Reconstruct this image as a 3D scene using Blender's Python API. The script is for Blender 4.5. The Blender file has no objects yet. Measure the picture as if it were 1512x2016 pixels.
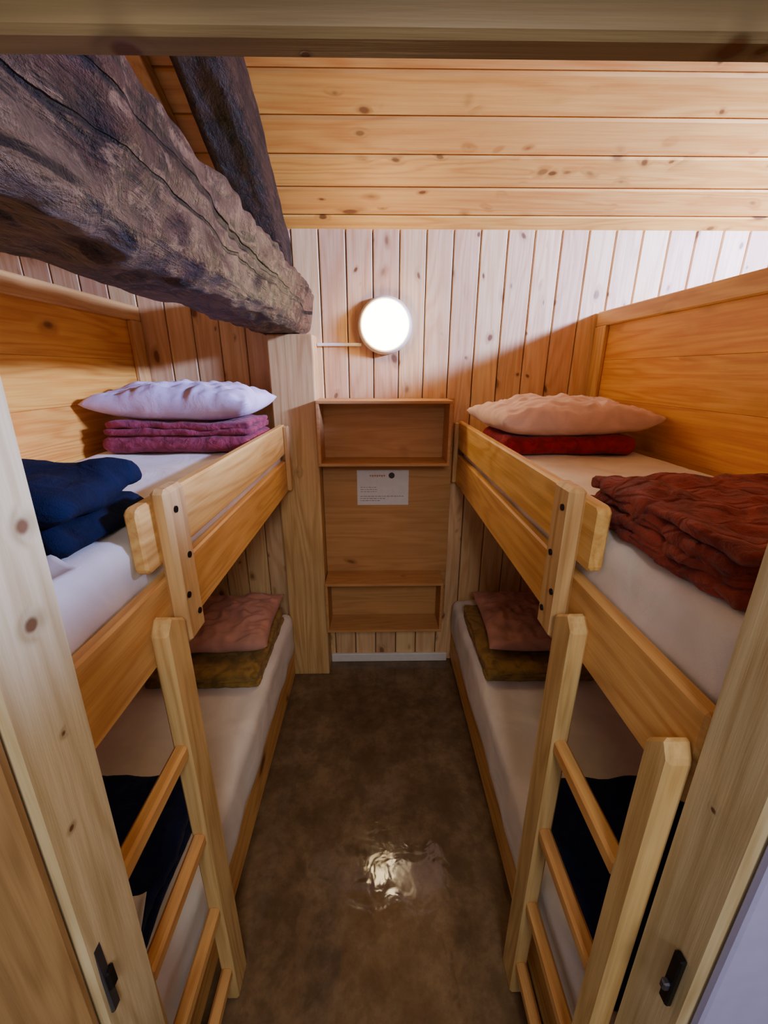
import bpy, bmesh, math, random
from mathutils import Vector, Matrix, noise
random.seed(4)
S=bpy.context.scene
def lin(c):
    return tuple((x/255/12.92 if x/255<=.04045 else ((x/255+.055)/1.055)**2.4) for x in c)+(1,)
# ---------------------------------------------------------------- materials
class NT:
    def __init__(s,name):
        s.m=bpy.data.materials.new(name); s.m.use_nodes=True
        s.t=s.m.node_tree; s.b=s.t.nodes['Principled BSDF']
    def n(s,typ,**k):
        nd=s.t.nodes.new(typ)
        for a,v in k.items(): setattr(nd,a,v)
        return nd
    def l(s,a,b): s.t.links.new(a,b)
    def math(s,op,a,b=None,c=None,clamp=False):
        nd=s.n('ShaderNodeMath',operation=op,use_clamp=clamp)
        for i,v in enumerate((a,b,c)):
            if v is None: continue
            if isinstance(v,(int,float)): nd.inputs[i].default_value=v
            else: s.l(v,nd.inputs[i])
        return nd.outputs[0]
    def mix(s,f,a,b,mode='MIX'):
        nd=s.n('ShaderNodeMix',data_type='RGBA',blend_type=mode)
        if isinstance(f,(int,float)): nd.inputs[0].default_value=f
        else: s.l(f,nd.inputs[0])
        for i,v in ((6,a),(7,b)):
            if isinstance(v,tuple): nd.inputs[i].default_value=v
            else: s.l(v,nd.inputs[i])
        return nd.outputs[2]
    def ramp(s,v,a,b):
        nd=s.n('ShaderNodeMapRange'); nd.interpolation_type='SMOOTHSTEP'
        s.l(v,nd.inputs[0]); nd.inputs[1].default_value=a; nd.inputs[2].default_value=b
        return nd.outputs[0]
    def noise(s,vec,scale,detail=3,dist=0,rough=.5):
        nd=s.n('ShaderNodeTexNoise'); s.l(vec,nd.inputs['Vector'])
        nd.inputs['Scale'].default_value=scale; nd.inputs['Detail'].default_value=detail
        nd.inputs['Distortion'].default_value=dist; nd.inputs['Roughness'].default_value=rough
        return nd.outputs[0]
    def mapping(s,vec,sc):
        nd=s.n('ShaderNodeMapping'); s.l(vec,nd.inputs[0]); nd.inputs['Scale'].default_value=sc
        return nd.outputs[0]
    def bump(s,h,st=.3,d=.01):
        nd=s.n('ShaderNodeBump'); s.l(h,nd.inputs['Height']); nd.inputs['Strength'].default_value=st
        nd.inputs['Distance'].default_value=d; s.l(nd.outputs[0],s.b.inputs['Normal'])

def wood(name,c1,c2,axis='Y',knot=.45,rough=.5,vary=.22,kc=(96,50,22),grain=1.0,ks=6.0,kr=.10,extra=()):
    """pine: straight fibre + cathedral rings + scattered knots. ks = knot cells per metre, kr = knot radius in cells"""
    t=NT(name); tc=t.n('ShaderNodeTexCoord').outputs['Object']
    r=t.n('ShaderNodeNewGeometry').outputs['Random Per Island']
    cx=t.n('ShaderNodeCombineXYZ')
    t.l(t.math('MULTIPLY',r,13.7),cx.inputs[0]); t.l(t.math('MULTIPLY',r,29.3),cx.inputs[1]); t.l(t.math('MULTIPLY',r,41.1),cx.inputs[2])
    add=t.n('ShaderNodeVectorMath',operation='ADD'); t.l(tc,add.inputs[0]); t.l(cx.outputs[0],add.inputs[1]); v=add.outputs[0]
    ai='XYZ'.index(axis)
    s1=[1,1,1]; s1[ai]=.10; v1=t.mapping(v,s1)
    n1=t.noise(v1,4.5,3,.3)
    s2=[1,1,1]; s2[ai]=.03; n2=t.noise(t.mapping(v,s2),110,4,0,.65)
    n3=t.noise(v,2.6,3)
    s3=[ks,ks,ks]; s3[ai]=ks*.6
    wp=t.n('ShaderNodeTexNoise'); t.l(v,wp.inputs['Vector']); wp.inputs['Scale'].default_value=1.7
    wa=t.n('ShaderNodeVectorMath',operation='MULTIPLY_ADD'); t.l(wp.outputs['Color'],wa.inputs[0]); wa.inputs[1].default_value=(.35,.35,.35); t.l(v,wa.inputs[2])
    vo=t.n('ShaderNodeTexVoronoi'); t.l(t.mapping(wa.outputs[0],s3),vo.inputs['Vector']); vo.inputs['Scale'].default_value=1
    sep=t.n('ShaderNodeSeparateColor'); t.l(vo.outputs['Color'],sep.inputs[0])
    gate=t.math('LESS_THAN',sep.outputs[0],knot)
    d=t.math('ADD',t.math('MULTIPLY',vo.outputs['Distance'],t.math('MULTIPLY_ADD',sep.outputs[1],1.3,.75)),t.math('MULTIPLY',t.math('SUBTRACT',n2,.5),.06))
    halo=t.math('MULTIPLY',t.math('SUBTRACT',1,t.ramp(d,kr*.6,kr*2.6)),gate)
    core=t.math('MULTIPLY',t.math('MULTIPLY',t.math('SUBTRACT',1,t.ramp(d,kr*.6,kr*1.2)),gate),t.math('MULTIPLY_ADD',sep.outputs[2],.4,.6))
    for (p,rad) in extra:
        dn=t.n('ShaderNodeVectorMath',operation='DISTANCE'); t.l(tc,dn.inputs[0]); dn.inputs[1].default_value=p
        dd=t.math('ADD',dn.outputs['Value'],t.math('MULTIPLY',t.math('SUBTRACT',n2,.5),.004))
        core=t.math('MAXIMUM',core,t.math('SUBTRACT',1,t.ramp(dd,rad*.6,rad*1.15)))
        halo=t.math('MAXIMUM',halo,t.math('SUBTRACT',1,t.ramp(dd,rad*.8,rad*2.6)))
    ph=t.math('MULTIPLY_ADD',halo,4,t.math('MULTIPLY',n1,100))
    lines=t.math('POWER',t.math('MULTIPLY_ADD',t.math('SINE',ph),.5,.5),1.6)
    f=t.math('ADD',t.math('MULTIPLY',lines,.5*grain),t.math('MULTIPLY',t.ramp(n2,.3,.7),.45*grain),clamp=True)
    col=t.mix(f,lin(c1),lin(c2))
    col=t.mix(t.math('MULTIPLY',halo,.45),col,lin(tuple(int(x*.78) for x in c2)))
    col=t.mix(t.math('MULTIPLY',core,.88),col,lin(kc))
    hs=t.n('ShaderNodeHueSaturation')
    t.l(col,hs.inputs['Color'])
    t.l(t.math('ADD',t.math('MULTIPLY_ADD',r,vary,1-vary*.6),t.math('MULTIPLY',t.math('SUBTRACT',n3,.5),.4)),hs.inputs['Value'])
    t.l(t.math('MULTIPLY_ADD',r,.02,.49),hs.inputs['Hue'])
    t.l(hs.outputs[0],t.b.inputs['Base Color'])
    t.b.inputs['Roughness'].default_value=rough
    t.b.inputs['Specular IOR Level'].default_value=.3
    t.bump(t.math('SUBTRACT',n2,core),.2,.004)
    return t.m

def oldwood(name,c1,c2,c3,axis='Y',crack=None):
    t=NT(name); v=t.n('ShaderNodeTexCoord').outputs['Object']
    ai='XYZ'.index(axis)
    s1=[1,1,1]; s1[ai]=.10
    n1=t.noise(t.mapping(v,s1),30,6,.9,.68)
    n2=t.noise(v,8,7,.8,.68)
    s6=[1,1,1]; s6[ai]=.6
    n3=t.noise(t.mapping(v,s6),42,7,.4,.72)
    n4=t.noise(v,2.8,3,.3,.5)
    col=t.mix(t.ramp(n2,.40,.58),lin(c2),lin(c1))
    col=t.mix(t.math('MULTIPLY',t.ramp(n3,.50,.62),.8),col,lin(c3))
    col=t.mix(t.math('MULTIPLY',t.ramp(n4,.50,.64),.55),col,lin(c3))
    col=t.mix(t.math('MULTIPLY',t.ramp(n1,.48,.38),.92),col,lin((18,10,8)))
    h=t.math('ADD',t.math('MULTIPLY',n1,1.2),t.math('ADD',t.math('MULTIPLY',n2,2.0),t.math('MULTIPLY',n3,1.0)))
    if crack:
        sp=t.n('ShaderNodeSeparateXYZ'); t.l(v,sp.inputs[0])
        for (z0,sl,w) in crack:
            s4=[0,0,0]; s4[ai]=1
            nn=t.noise(t.mapping(v,s4),2.2,6)
            line=t.math('ADD',t.math('MULTIPLY_ADD',sp.outputs[ai],sl,z0),t.math('MULTIPLY_ADD',nn,.10,-.05))
            wn=t.math('MULTIPLY_ADD',t.ramp(n4,.35,.6),w,w*.35)
            d=t.math('DIVIDE',t.math('ABSOLUTE',t.math('SUBTRACT',sp.outputs[2],line)),wn)
            k=t.math('SUBTRACT',1,t.ramp(d,.5,1.0))
            col=t.mix(k,col,lin((10,6,5))); h=t.math('SUBTRACT',h,t.math('MULTIPLY',k,2))
    t.l(col,t.b.inputs['Base Color']); t.b.inputs['Roughness'].default_value=.5
    t.b.inputs['Specular IOR Level'].default_value=.35
    t.bump(h,1.0,.024)
    return t.m

def fabric(name,c,rough=.95,fine=500,wr=14,var=.25,st=.35,quilt=False,sheen=.1):
    t=NT(name); v=t.n('ShaderNodeTexCoord').outputs['Object']
    n1=t.noise(v,wr,4,.8); n2=t.noise(v,fine,1)
    col=t.mix(t.ramp(n1,.3,.7),lin(tuple(int(x*(1-var)) for x in c)),lin(c))
    t.l(col,t.b.inputs['Base Color']); t.b.inputs['Roughness'].default_value=rough
    t.b.inputs['Specular IOR Level'].default_value=.15
    t.b.inputs['Sheen Weight'].default_value=sheen
    h=t.math('ADD',n1,t.math('MULTIPLY',n2,.08))
    if quilt:
        w=t.n('ShaderNodeTexVoronoi'); w.feature='DISTANCE_TO_EDGE'; t.l(t.mapping(v,(9,14,22)),w.inputs[0]); w.inputs['Scale'].default_value=1
        h=t.math('ADD',h,t.math('MULTIPLY',t.ramp(w.outputs[0],0,.10),.3))
    t.bump(h,st,.02)
    return t.m
def plain(name,c,rough=.5,metal=0,emit=None,es=0):
    t=NT(name); v=t.n('ShaderNodeTexCoord').outputs['Object']
    n=t.noise(v,40,2)
    t.l(t.mix(n,lin(tuple(int(x*.93) for x in c)),lin(c)),t.b.inputs['Base Color'])
    t.b.inputs['Roughness'].default_value=rough; t.b.inputs['Metallic'].default_value=metal
    if emit: t.b.inputs['Emission Color'].default_value=emit; t.b.inputs['Emission Strength'].default_value=es
    return t.m

M={}
for ax in 'XYZ':
    M['pine'+ax]=wood('pine_'+ax,(230,180,104),(196,136,70),ax,knot=.6,ks=5,kr=.12)
    M['frame'+ax]=wood('frame_pine_'+ax,(216,176,116),(180,134,78),ax,knot=.55,ks=5,vary=.12,kr=.11)
M['header']=wood('header_pine',(158,128,88),(122,96,64),'X',knot=.3,ks=3.2,vary=.1,kr=.04,extra=[((-.175,.384,1.914),.011),((.25,.376,1.914),.010),((.272,.376,1.914),.005),((-.05,.385,1.914),.003)])
M['jamb']=wood('jamb_pine',(214,190,144),(180,150,102),'Z',knot=.4,ks=3.6,vary=.1,kr=.05,extra=[((-.329,.368,1.562),.010),((-.334,.350,1.467),.009),((-.338,.352,1.33),.004),((-.343,.33,1.217),.004),((.402,.35,1.2),.004)])
M['jambf']=wood('casing_pine',(170,126,78),(136,94,52),'Z',knot=.4,ks=5,vary=.1,kr=.07)
M['ceil']=wood('ceiling_boards',(242,192,96),(218,152,66),'X',knot=.95,vary=.18,ks=12,kr=.15)
M['wallb']=wood('wall_boards',(234,196,142),(210,160,106),'Z',knot=.9,vary=.22,ks=12,kc=(100,54,26),kr=.15)
M['wallo']=wood('side_boards',(236,168,74),(206,122,42),'Y',knot=.8,vary=.10,ks=6,kc=(104,50,16),kr=.13)
M['ply']=wood('plywood',(196,144,88),(166,112,60),'X',knot=.6,vary=.1,ks=7,grain=.7,kr=.10)
M['beam']=oldwood('old_beam',(84,50,34),(38,22,15),(146,110,76),'Y',crack=[(2.01,-.03,.006),(1.945,.0,.003)])
M['rafter']=oldwood('old_rafter',(62,38,26),(28,17,13),(88,60,40),'Y')
M['sheet']=fabric('sheet_cotton',(240,232,218),wr=7,var=.06)
M['pil_l']=fabric('pillow_lilac',(224,202,228),wr=9,var=.1)
M['pil_p']=fabric('pillow_pink',(242,206,190),wr=9,var=.1)
M['pil_b']=fabric('pillow_rose',(202,146,124),wr=9,var=.12)
M['mauve']=fabric('blanket_mauve',(150,62,80),wr=26,st=.6)
M['red']=fabric('blanket_red',(160,30,36),wr=26,st=.6)
M['rust']=fabric('quilt_rust',(150,62,44),wr=20,st=.8,quilt=True)
M['navy']=fabric('blanket_navy',(12,21,46),wr=14,st=.6,sheen=0)
M['navy2']=fabric('blanket_navy_light',(17,28,66),wr=14,st=.6,sheen=.05)
M['olive']=fabric('blanket_olive',(164,128,62),wr=22,st=.5)
M['white']=plain('white_paint',(235,228,215),.5)
M['lav']=plain('painted_wall',(176,172,206),.6)
M['paper']=plain('paper',(225,220,215),.8)
M['ink']=plain('ink',(70,62,60),.8)
M['gink']=plain('grey_ink',(130,120,116),.8)
M['oink']=plain('orange_ink',(200,120,60),.8)
M['black']=plain('black_metal',(22,20,20),.4,.6)
M['steel']=plain('steel',(110,112,120),.35,.9)
M['rim']=plain('lamp_rim',(232,222,196),.4)
M['glass']=plain('lamp_glass',(255,245,220),.3,0,(1,.74,.37,1),36)
M['dark']=plain('dark_backing',(30,18,10),.9)
t=NT('floor_lino'); v=t.n('ShaderNodeTexCoord').outputs['Object']
a=t.noise(v,6,8,.1,.7); b=t.noise(v,26,6,.1,.6); c0=t.noise(v,2.2,3)
c=t.mix(t.ramp(a,.36,.66),lin((98,78,54)),lin((130,106,76)))
c=t.mix(t.math('MULTIPLY',t.ramp(b,.46,.66),.4),c,lin((92,70,48)))
c=t.mix(t.math('MULTIPLY',t.ramp(c0,.40,.66),.3),c,lin((82,62,42)))
t.l(c,t.b.inputs['Base Color'])
t.l(t.math('MULTIPLY_ADD',t.ramp(a,.4,.6),.10,.05),t.b.inputs['Roughness'])
t.bump(t.math('ADD',t.noise(v,13,2,.6),t.math('MULTIPLY',b,.12)),.22,.008); M['floor']=t.m

# ---------------------------------------------------------------- geometry helpers
def empty(name):
    e=bpy.data.objects.new(name,None); S.collection.objects.link(e); e.empty_display_size=.1; return e
def mk(name,bm,mat,parent=None,smooth=False):
    bmesh.ops.recalc_face_normals(bm,faces=bm.faces)
    me=bpy.data.meshes.new(name); bm.to_mesh(me); bm.free()
    me.materials.append(mat)
    if smooth:
        for p in me.polygons: p.use_smooth=True
    o=bpy.data.objects.new(name,me); S.collection.objects.link(o)
    if parent: o.parent=parent
    return o
def addbox(bm,lo,hi):
    vs=[bm.verts.new((x,y,z)) for x in (lo[0],hi[0]) for y in (lo[1],hi[1]) for z in (lo[2],hi[2])]
    for f in ((0,1,3,2),(4,6,7,5),(0,4,5,1),(2,3,7,6),(0,2,6,4),(1,5,7,3)): bm.faces.new([vs[i] for i in f])
    return vs
def boxes(name,lst,mat,parent=None,bev=.004,seg=1):
    bm=bmesh.new()
    for lo,hi in lst:
        lo2=[min(a,b) for a,b in zip(lo,hi)]; hi2=[max(a,b) for a,b in zip(lo,hi)]
        addbox(bm,lo2,hi2)
    if bev: bmesh.ops.bevel(bm,geom=list(bm.edges),offset=bev,segments=seg,affect='EDGES',profile=.5)
    return mk(name,bm,mat,parent)
def prism(name,pts,vec,mat,parent=None,bev=.003):
    bm=bmesh.new(); a=[bm.verts.new(p) for p in pts]; b=[bm.verts.new(Vector(p)+Vector(vec)) for p in pts]
    bm.faces.new(a); bm.faces.new(b[::-1]); n=len(a)
    for i in range(n): bm.faces.new((a[i],b[i],b[(i+1)%n],a[(i+1)%n]))
    if bev: bmesh.ops.bevel(bm,geom=list(bm.edges),offset=bev,segments=1,affect='EDGES')
    return mk(name,bm,mat,parent)
def cyl(name,c,axis,r,h,mat,parent=None,r2=None,seg=24):
    bm=bmesh.new(); bmesh.ops.create_cone(bm,cap_ends=True,segments=seg,radius1=r,radius2=r if r2 is None else r2,depth=h)
    q=Vector((0,0,1)).rotation_difference(Vector(axis)).to_matrix().to_4x4()
    bmesh.ops.transform(bm,matrix=Matrix.Translation(c)@q,verts=bm.verts)
    return mk(name,bm,mat,parent)
def rbox(bm,lo,hi,r,step=.02,amp=0,fr=8,seed=0,rz=0,amp2=0,fr2=30,sag=0,flat=False):
    """rounded, noisy slab; flat=True keeps the underside flat so it rests on what is below"""
    lo=Vector(lo);hi=Vector(hi);c=(lo+hi)/2;h=(hi-lo)/2
    n=[max(2,int(round(2*h[i]/step))) for i in range(3)]
    n[2]=max(5,n[2])
    grid={}
    def V(i,j,k):
        if (i,j,k) in grid: return grid[(i,j,k)]
        p=Vector(((-1+2*i/n[0])*h[0],(-1+2*j/n[1])*h[1],(-1+2*k/n[2])*h[2]))
        rr=[min(r,h[a]) for a in range(3)]
        q=Vector([max(-(h[a]-rr[a]),min(h[a]-rr[a],p[a])) for a in range(3)])
        d=p-q
        if d.length>1e-9:
            e=Vector([d[a]/rr[a] for a in range(3)]); e.normalize(); p=q+Vector([e[a]*rr[a] for a in range(3)])
        w=p+c+Vector((seed*3.1,seed*1.7,seed*.9))
        if amp:
            dz=noise.noise(w*fr)*amp; dx=noise.noise(w*fr+Vector((9,0,0)))*amp; dy=noise.noise(w*fr+Vector((0,9,0)))*amp
            p=p+Vector((dx,dy,dz*.7))
        if amp2:
            p=p+Vector((noise.noise(w*fr2),noise.noise(w*fr2+Vector((5,5,5))),noise.noise(w*fr2+Vector((2,8,1)))))*amp2
        if sag and k>0:
            p.z-=sag*max(abs(p.x/h[0])**4,abs(p.y/h[1])**4)*(k/n[2])
        if flat: p.z=max(p.z,-h[2])
        p=Matrix.Rotation(rz,3,'Z')@p
        v=bm.verts.new(p+c); grid[(i,j,k)]=v; return v
    for a in range(3):
        b1,b2=[x for x in range(3) if x!=a]
        for side in (0,n[a]):
            for i in range(n[b1]):
                for j in range(n[b2]):
                    q=[]
                    for di,dj in ((0,0),(1,0),(1,1),(0,1)):
                        idx=[0,0,0]; idx[a]=side; idx[b1]=i+di; idx[b2]=j+dj; q.append(V(*idx))
                    bm.faces.new(q)
def pillow(name,c,lx,ly,h,mat,rz=0,seed=0,tilt=0):
    bm=bmesh.new(); N=64
    def P(i,j,s):
        u=-1+2*i/N; v=-1+2*j/N
        e=(max(0,1-abs(u)**3.0)**.42)*(max(0,1-abs(v)**2.8)**.42)
        pin=1-.06*(1-abs(u)**2)*abs(v)**2
        pu=1-.06*(1-abs(v)**2)*abs(u)**2
        x=u*lx/2*pu; y=v*ly/2*pin
        w=Vector((x*7+seed*5,y*7,seed))
        wr=noise.noise(w)*.020+noise.noise(w*2.6+Vector((x*6,0,0)))*.010-abs(noise.noise(Vector((x*10+y*8+seed,y*20-x*9,3))))*.020-abs(noise.noise(Vector((x*20+seed,y*9,8))))*.012
        z=s*(e*h/2)+ (wr*min(1,e*1.4) if s>0 else 0)
        z+= .014*noise.noise(w*1.5)*(1-e)
        p=Vector((x,y,z)); p.z+=y*tilt
        return Matrix.Rotation(rz,3,'Z')@p+Vector(c)
    g={}
    for s in (1,-1):
        for i in range(N+1):
            for j in range(N+1):
                if s==-1 and (i in(0,N) or j in (0,N)): g[(i,j,s)]=g[(i,j,1)]
                else: g[(i,j,s)]=bm.verts.new(P(i,j,s))
        for i in range(N):
            for j in range(N):
                bm.faces.new([g[(i,j,s)],g[(i+1,j,s)],g[(i+1,j+1,s)],g[(i,j+1,s)]])
    return mk(name,bm,mat,None,True)
def blanket(name,lo,hi,layers,mat,amp=.012,seed=0,rz=0,fr=9,amp2=.003,step=.016,lip=.02,sag=0):
    bm=bmesh.new(); h=(hi[2]-lo[2])/layers
    for k in range(layers):
        jx=random.uniform(-lip,lip)*.5; jy=random.uniform(0,lip)
        rbox(bm,(lo[0]+abs(jx),lo[1]+jy,lo[2]+k*h),(hi[0]-abs(jx)*.6,hi[1]-jy*.5,lo[2]+(k+1)*h+.003),h*.5,step,amp if k else amp*.5,fr,seed+k*.35,rz,amp2,34,sag,flat=(k==0))
    return mk(name,bm,mat,None,True)

# ---------------------------------------------------------------- room
D=2.15
boxes('floor',[((-1.95,-1.6,-.05),(1.95,D+.03,0))],M['floor'],bev=0)
bl=[];x=-.018-.122*16
while x<1.95:
    bl.append(((x+.0022,D,0),(x+.1198,D+.02,2.36))); x+=.122
boxes('wall_back',bl,M['wallb'],bev=.004)
boxes('wall_back_lining',[((-1.97,D+.018,0),(1.97,D+.05,2.42))],M['dark'],bev=0)
bm=bmesh.new(); ys=[D+.03,2.087]
while ys[-1]>-.0: ys.append(ys[-1]-.1165)
def cz(y): return 2.30+.5*(D-y)
for a,b in zip(ys,ys[1:]):
    g=.0036
    vs=[]
    for xx in (-1.95,1.95):
        for y in (a-g,b+g):
            for o in (0,.02): vs.append(bm.verts.new((xx,y,cz(y)+o)))
    for f in ((0,1,3,2),(4,6,7,5),(0,4,5,1),(2,3,7,6),(0,2,6,4),(1,5,7,3)): bm.faces.new([vs[i] for i in f])
bmesh.ops.bevel(bm,geom=list(bm.edges),offset=.004,segments=1,affect='EDGES')
mk('ceiling',bm,M['ceil'])
prism('ceiling_lining',[(-1.97,D+.05,cz(D+.05)+.018),(-1.97,-.1,cz(-.1)+.018),(-1.97,-.1,cz(-.1)+.05),(-1.97,D+.05,cz(D+.05)+.05)],(3.94,0,0),M['dark'],bev=0)
boxes('wall_left',[((-1.95,.3+i*.124,0),(-1.93,.3+i*.124+.122,3.3)) for i in range(15)],M['pineZ'],bev=.003)
boxes('wall_right',[((1.93,.30,0),(1.95,.65,3.3)),((1.93,2.0,0),(1.95,D,3.3)),((1.93,.65,0),(1.95,2.0,2.06)),((1.93,.65,2.50),(1.95,2.0,3.3))],M['pineZ'],bev=.002)  # unseen wall; the opening is assumed, made to let the cool light in
w=empty('assumed_window_1')  # assumed window, out of view, added to go with the cool side light
boxes('assumed_window_frame',[((1.92,.65,2.04),(1.96,2.0,2.08)),((1.92,.65,2.48),(1.96,2.0,2.52)),((1.92,.63,2.04),(1.96,.67,2.52)),((1.92,1.98,2.04),(1.96,2.02,2.52))],M['pineY'],w)  # unseen frame around the assumed opening
fb=[]
for (x0,x1) in ((-1.93,-.51),(.52,1.93)):
    x=x0
    while x<x1-.01:
        fb.append(((x+.001,.31,0),(min(x+.123,x1)-.001,.375,3.15))); x+=.123
fb.append(((-.46,.31,2.06),(.52,.375,3.15)))
boxes('wall_front',fb,M['pineZ'],bev=.002)
boxes('trim_1',[((.412,.286,0),(.62,.2985,1.955))],M['lav'],bev=.003)
prism('trim_2',[(-.386,.2985,0),(-.386,.286,0),(-.60,.286,0),(-.60,.2985,0)],(.058,0,1.955),M['jambf'],None,.003)
d=empty('door_1')
prism('jamb_left',[(-.380,.39,0),(-.380,.30,0),(-.50,.30,0),(-.50,.39,0)],(.057,0,1.912),M['jamb'],d,.004)
prism('jamb_right',[(.405,.39,0),(.405,.30,0),(.52,.30,0),(.52,.39,0)],(-.006,0,1.912),M['jamb'],d,.004)
prism('header',[(-1.9,.392,1.914),(-1.9,.392,2.06),(-1.9,.25,2.06),(-1.9,.25,1.96),(-1.9,.366,1.96),(-1.9,.366,1.914)],(3.8,0,0),M['header'],d,.004)
boxes('strike_plate',[((-.362,.309,.90),(-.349,.323,1.03))],M['steel'],d,.002)
boxes('strike_latch',[((-.358,.313,.94),(-.345,.327,.975))],M['black'],d,.003)
boxes('lock_plate',[((.392,.315,.87),(.4015,.33,.97))],M['black'],d,.002)
boxes('lock_bolt',[((.384,.318,.90),(.396,.327,.915))],M['steel'],d,.002)

# old timbers
def timber(name,prof,y0,y1,zf,mat,n=110,amp=.02,amp2=.006,sub=8,soft=1,sc=None):
    bm=bmesh.new(); ring=[]; pts=[]; m=len(prof)
    for i in range(m):
        a=Vector(prof[i]); b=Vector(prof[(i+1)%m])
        for s in range(sub): pts.append(a.lerp(b,s/sub))
    for _ in range(soft): pts=[(pts[i-1]+pts[i]*2+pts[(i+1)%len(pts)])/4 for i in range(len(pts))]
    c=sum(pts,Vector((0,0)))/len(pts)
    for k in range(n+1):
        y=y0+(y1-y0)*k/n; r=[]
        for p in pts:
            dd=(p-c).normalized()
            w=Vector((p.x*3,y*1.6,p.y*3)); q=noise.noise(w)*amp+noise.noise(Vector((p.x*14,y*6,p.y*14)))*amp2*1.8+noise.noise(Vector((p.x*34,y*18,p.y*34)))*amp2*1.0
            e=min(1,(y1-y)/.15+.35); q*=e
            r.append(bm.verts.new((p.x+dd.x*q,y,p.y+dd.y*q+zf(y))))
        ring.append(r)
    L=len(pts)
    for a,b in zip(ring,ring[1:]):
        for i in range(L): bm.faces.new((a[i],a[(i+1)%L],b[(i+1)%L],b[i]))
    bm.faces.new(ring[0]); bm.faces.new(ring[-1][::-1])
    return mk(name,bm,mat,None,True)
timber('timber_beam',[(-.54,1.862),(-.350,1.858),(-.318,1.885),(-.287,2.045),(-.54,2.045)],.42,D-.004,lambda y:0,M['beam'],n=210,amp=.014,amp2=.010,sub=12)
timber('timber_rafter',[(-.535,2.08),(-.385,2.085),(-.385,2.285),(-.54,2.285)],.45,D-.004,lambda y:.5*(D-y),M['rafter'],n=90,amp=.010,amp2=.004)
prism('ceiling_batten',[(-.76,D-.01,cz(D-.01)-.004),(-.76,.42,cz(.42)-.004),(-.76,.42,cz(.42)-.054),(-.76,D-.01,cz(D-.01)-.054)],(.09,0,0),M['pineY'])
boxes('timber_post',[((-.50,2.02,0),(-.29,D-.002,1.86))],M['frameZ'],bev=.008,seg=2)

# ---------------------------------------------------------------- bunks
def bunk(sg,xa,xb,xlow,yend,name,ptop):
    E=empty(name)
    X=lambda a:sg*a
    def B(n,lst,mat,bev=.004): return boxes(n,[((X(a[0]),a[1],a[2]),(X(b[0]),b[1],b[2])) for a,b in lst],mat,E,bev)
    pts=[(X(xa),.72,1.335),(X(xa),.72,1.452),(X(xa),.73,1.462),(X(xa),yend,1.462),(X(xa),yend,1.325),(X(xa),.73,1.325)]
    prism('guard_board',pts,(X(.027),0,0),M['pineY'],E,.005)
    B('side_rail',[((xa,.40,1.14),(xa+.026,yend,1.295))],M['pineY'],.005)
    B('end_block',[((xa-.022,yend-.05,1.15),(xa,yend-.012,1.458))],M['frameZ'])
    B('slat_base',[((xa+.026,.42+i*.13,1.195),(xb-.0,.42+i*.13+.09,1.215)) for i in range(13)],M['pineX'],.002)
    B('slat_ledger',[((xa+.026,.41,1.165),(xa+.05,yend,1.193)),((xb-.03,.41,1.165),(xb,D-.005,1.193))],M['pineY'],.002)
    B('ladder_block',[((xa-.036,.765,1.14),(xa,.845,1.485))],M['frameZ'],.009)
    for i,(y,z) in enumerate(((.79,1.44),(.815,1.33),(.785,1.25),(.82,1.19))):
        cyl('bolt_%d'%i,(X(xa-.036),y,z),(sg,0,0),.007,.006,M['black'],E,seg=16)
    for n,(y0,y1) in (('ladder_stile_far',(.68,.757)),('ladder_stile_near',(.397,.445))):
        prism(n,[(X(xa-.036),y0,0),(X(xa-.036),y0,1.22),(X(xa-.036),y0+.3*(y1-y0),1.247),(X(xa-.036),y1,1.212),(X(xa-.036),y1,0)],(X(.036),0,0),M['frameZ'],E,.005)
    B('ladder_rungs',[((xa-.032,.442,z-.018),(xa-.004,.685,z+.018)) for z in (.93,.66,.39,.13)],M['pineY'],.006)
    B('lower_rail',[((xlow,.40,.03),(xlow+.024,yend,.20))],M['pineY'],.004)
    B('lower_slat_base',[((xlow+.024,.42+i*.13,.165),(xb,.42+i*.13+.09,.185)) for i in range(13)],M['pineX'],.002)
    B('lower_legs',[((xlow+.026,y,0),(xlow+.07,y+.05,.163)) for y in (.45,1.9)],M['frameZ'],.003)
    pz=[(0.0,.2),(.2,.4),(.4,.6),(.6,.8),(.8,1.0),(1.0,1.2),(1.2,1.40),(1.40,1.58),(1.58,1.75),(1.75,ptop-.06)]
    B('side_panel',[((xb+.004,.40,a+.0003),(xb+.022,D-.004,b-.0003)) for a,b in pz],M['wallo'],.001)
    B('panel_top_rail',[((xb-.014,.40,ptop-.065),(xb+.03,D-.006,ptop))],M['pineY'],.005)
    B('panel_corner_post',[((xb-.016,D-.10,0),(xb+.004,D-.006,ptop-.065))],M['pineZ'],.004)
    for n,(a,z0,z1) in (('mattress',(xa+.03,1.217,1.40)),('mattress',(xlow-.012,.202,.44))):
        bm=bmesh.new(); xs=sorted((X(a),X(xb-.022)))
        y1=2.0 if sg<0 else D-.012
        rbox(bm,(xs[0],.405,z0),(xs[1],y1,z1),.035,.03,.010,6,sg*2+z1,0,.002,25)
        for v_ in bm.verts: v_.co.z=min(z1+.001,max(z0,v_.co.z))
        mk(n,bm,M['sheet'],None,True)
bunk(-1,.44,1.12,.485,1.995,'bunk_bed',1.985)
bunk(1,.41,1.06,.44,D-.01,'bunk_bed',1.965)

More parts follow.
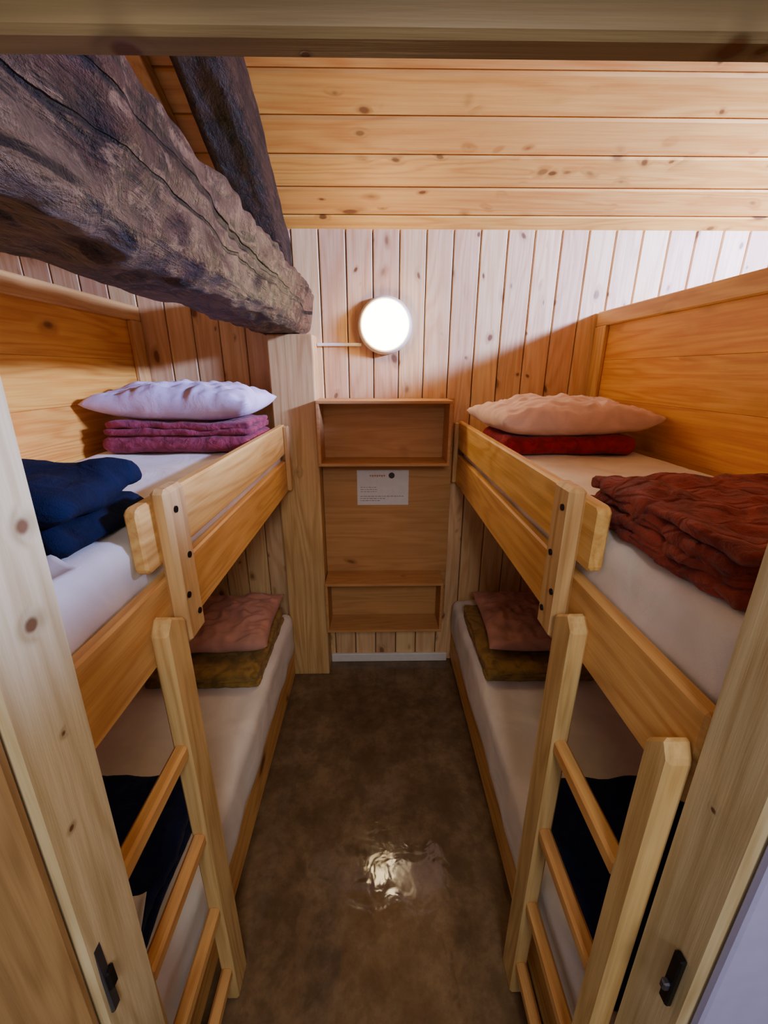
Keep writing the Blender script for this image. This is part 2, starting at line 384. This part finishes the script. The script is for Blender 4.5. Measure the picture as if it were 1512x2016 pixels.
# bedding
Z=1.402
blanket('folded_blanket',(-1.05,1.56,Z),(-.48,1.93,Z+.07),1,M['mauve'],.020,1,sag=.01)
blanket('folded_blanket',(-1.03,1.57,Z+.068),(-.485,1.93,Z+.115),2,M['mauve'],.020,5,rz=.02)
pillow('pillow',(-.775,1.77,Z+.185),.62,.42,.15,M['pil_l'],rz=-.03,seed=2)
blanket('folded_blanket',(.46,1.50,Z),(.97,1.90,Z+.065),1,M['red'],.022,3)
pillow('pillow',(.73,1.72,Z+.13),.62,.46,.15,M['pil_p'],rz=.08,seed=6)
blanket('folded_blanket',(-1.07,.60,Z),(-.50,.90,Z+.125),2,M['navy'],.024,8,amp2=.004,sag=.02)
blanket('quilt',(.445,.45,Z),(1.03,.86,Z+.085),4,M['rust'],.018,11,fr=12,amp2=.008,step=.010,lip=.03)
zl=.442
blanket('folded_blanket',(-.98,1.40,zl),(-.50,1.93,zl+.07),3,M['olive'],.014,21)
pillow('pillow',(-.74,1.72,zl+.13),.50,.46,.11,M['pil_b'],rz=.05,seed=12)
blanket('folded_blanket',(.455,1.42,zl),(.93,1.95,zl+.07),3,M['olive'],.014,25)
pillow('pillow',(.73,1.72,zl+.13),.48,.48,.11,M['pil_b'],rz=-.05,seed=15)
blanket('folded_blanket',(-1.04,.46,zl),(-.53,.97,zl+.08),2,M['navy2'],.02,31,amp2=.004)
blanket('folded_blanket',(.46,.46,zl),(1.0,.95,zl+.08),2,M['navy2'],.02,35,amp2=.004)
def label(name,c,lx,ly,rz,rx):
    bm=bmesh.new()
    N=6; g=[[bm.verts.new(Matrix.Rotation(rz,3,'Z')@(Matrix.Rotation(rx,3,'X')@Vector(((i/N-.5)*lx,(j/N-.5)*ly,.004*math.sin(i*1.1)+.003*j/N)))+Vector(c)) for j in range(N+1)] for i in range(N+1)]
    for i in range(N):
        for j in range(N): bm.faces.new((g[i][j],g[i+1][j],g[i+1][j+1],g[i][j+1]))
    o=mk(name,bm,M['white'],None,True); s=o.modifiers.new('s','SOLIDIFY'); s.thickness=.0015
label('fabric_label',(-.505,.575,Z+.012),.10,.05,-.5,.1)
label('fabric_label',(-.560,.60,zl+.098),.05,.07,.3,.1)

# ---------------------------------------------------------------- shelves
def shelf(name,x0,x1,z0,z1,y0):
    E=empty(name); t=.014; y1=D-.03
    boxes('top',[((x0,y0,z1-t),(x1,y1,z1))],M['ply'],E,.0015)
    boxes('bottom',[((x0,y0,z0),(x1,y1,z0+t))],M['ply'],E,.0015)
    boxes('sides',[((x0,y0,z0+t),(x0+t,y1,z1-t)),((x1-t,y0,z0+t),(x1,y1,z1-t))],M['ply'],E,.0015)
shelf('wall_shelf',-.284,.348,1.266,1.573,1.96)
shelf('wall_shelf',-.284,.348,.33,.63,1.96)
boxes('plywood_panel',[((-.288,D-.028,.33),(.386,D-.002,1.573))],M['ply'],bev=.001)
boxes('baseboard_back',[((-.288,D-.02,0),(.42,D-.001,.055))],M['white'],bev=.003)
E=empty('paper_notice'); yp=D-.0305
dx,dz=-.012,.018
boxes('sheet',[((-.097+dx,yp,1.003+dz),(.175+dx,yp+.001,1.194+dz))],M['paper'],E,0)
L=[]
random.seed(9)
for r in range(3):
    x=-.08
    while x<-.0: 
        w_=random.uniform(.006,.018); L.append(((x+dx,yp-.0006,1.10-r*.012+dz),(x+w_+dx,yp-.0001,1.1025-r*.012+dz))); x+=w_+.004
for r in range(3):
    x=-.082
    e=(.15,.05,.02)[r]
    while x<e:
        w_=random.uniform(.006,.02); L.append(((x+dx,yp-.0006,1.05-r*.012+dz),(x+w_+dx,yp-.0001,1.053-r*.012+dz))); x+=w_+.004
boxes('text_lines',L,M['gink'],E,0)
boxes('heading',[((-.03+i*.012+dx,yp-.0006,1.160-(i%2)*.002+dz),(-.022+i*.012+dx,yp-.0001,1.168+dz)) for i in range(7)],M['oink'],E,0)
cyl('mark',(.085+dx,yp-.001,1.165+dz),(0,1,0),.016,.001,M['ink'],E)

boxes('cable_conduit',[((-.288,D-.014,1.815),(-.075,D-.001,1.829))],M['white'],bev=.002)
E=empty('wall_lamp'); lc=(.038,D,1.905)
def lathe(name,prof,mat,seg=48):
    bm=bmesh.new(); R=[]
    for r,h in prof:
        R.append([bm.verts.new((lc[0]+r*math.cos(2*math.pi*i/seg),lc[1]-h,lc[2]+r*math.sin(2*math.pi*i/seg))) for i in range(seg)])
    for a,b in zip(R,R[1:]):
        for i in range(seg): bm.faces.new((a[i],a[(i+1)%seg],b[(i+1)%seg],b[i]))
    bm.faces.new(R[0]); bm.faces.new(R[-1][::-1]); return mk(name,bm,mat,E,True)
lathe('base',[(.122,.001),(.128,.01),(.126,.035),(.118,.046),(.110,.048)],M['rim'])
lathe('glass_dome',[(.110,.046),(.106,.062),(.094,.078),(.07,.09),(.04,.097),(.01,.1)],M['glass'])

# ---------------------------------------------------------------- lights
def area(name,loc,target,sx,sy,en,col):
    l=bpy.data.lights.new(name,'AREA'); l.shape='RECTANGLE'; l.size=sx; l.size_y=sy; l.energy=en; l.color=col
    o=bpy.data.objects.new(name,l); S.collection.objects.link(o); o.location=loc
    o.rotation_euler=(Vector(target)-Vector(loc)).to_track_quat('-Z','Y').to_euler(); return o
area('assumed_daylight',(2.35,.95,2.43),(.5,1.9,1.85),.6,.16,330,(.36,.46,1))  # assumed cool light, added out of view beyond the assumed window opening
area('corridor_fill',(.2,-.9,2.35),(0,1.2,.9),.5,.5,20,(.97,.94,1))  # unseen fill light added behind the camera to brighten the near bunks
W=bpy.data.worlds.new('World'); S.world=W; W.use_nodes=True
W.node_tree.nodes['Background'].inputs[0].default_value=(.85,.86,1,1)
W.node_tree.nodes['Background'].inputs[1].default_value=.38

cam=bpy.data.cameras.new('camera'); co=bpy.data.objects.new('camera',cam); S.collection.objects.link(co)
cam.sensor_fit='VERTICAL'; cam.sensor_height=36; cam.lens=36*815/2016; cam.clip_start=.01
co.location=(0,0,1.70); co.rotation_euler=(math.radians(90-18.75),0,-.0155)
S.camera=co
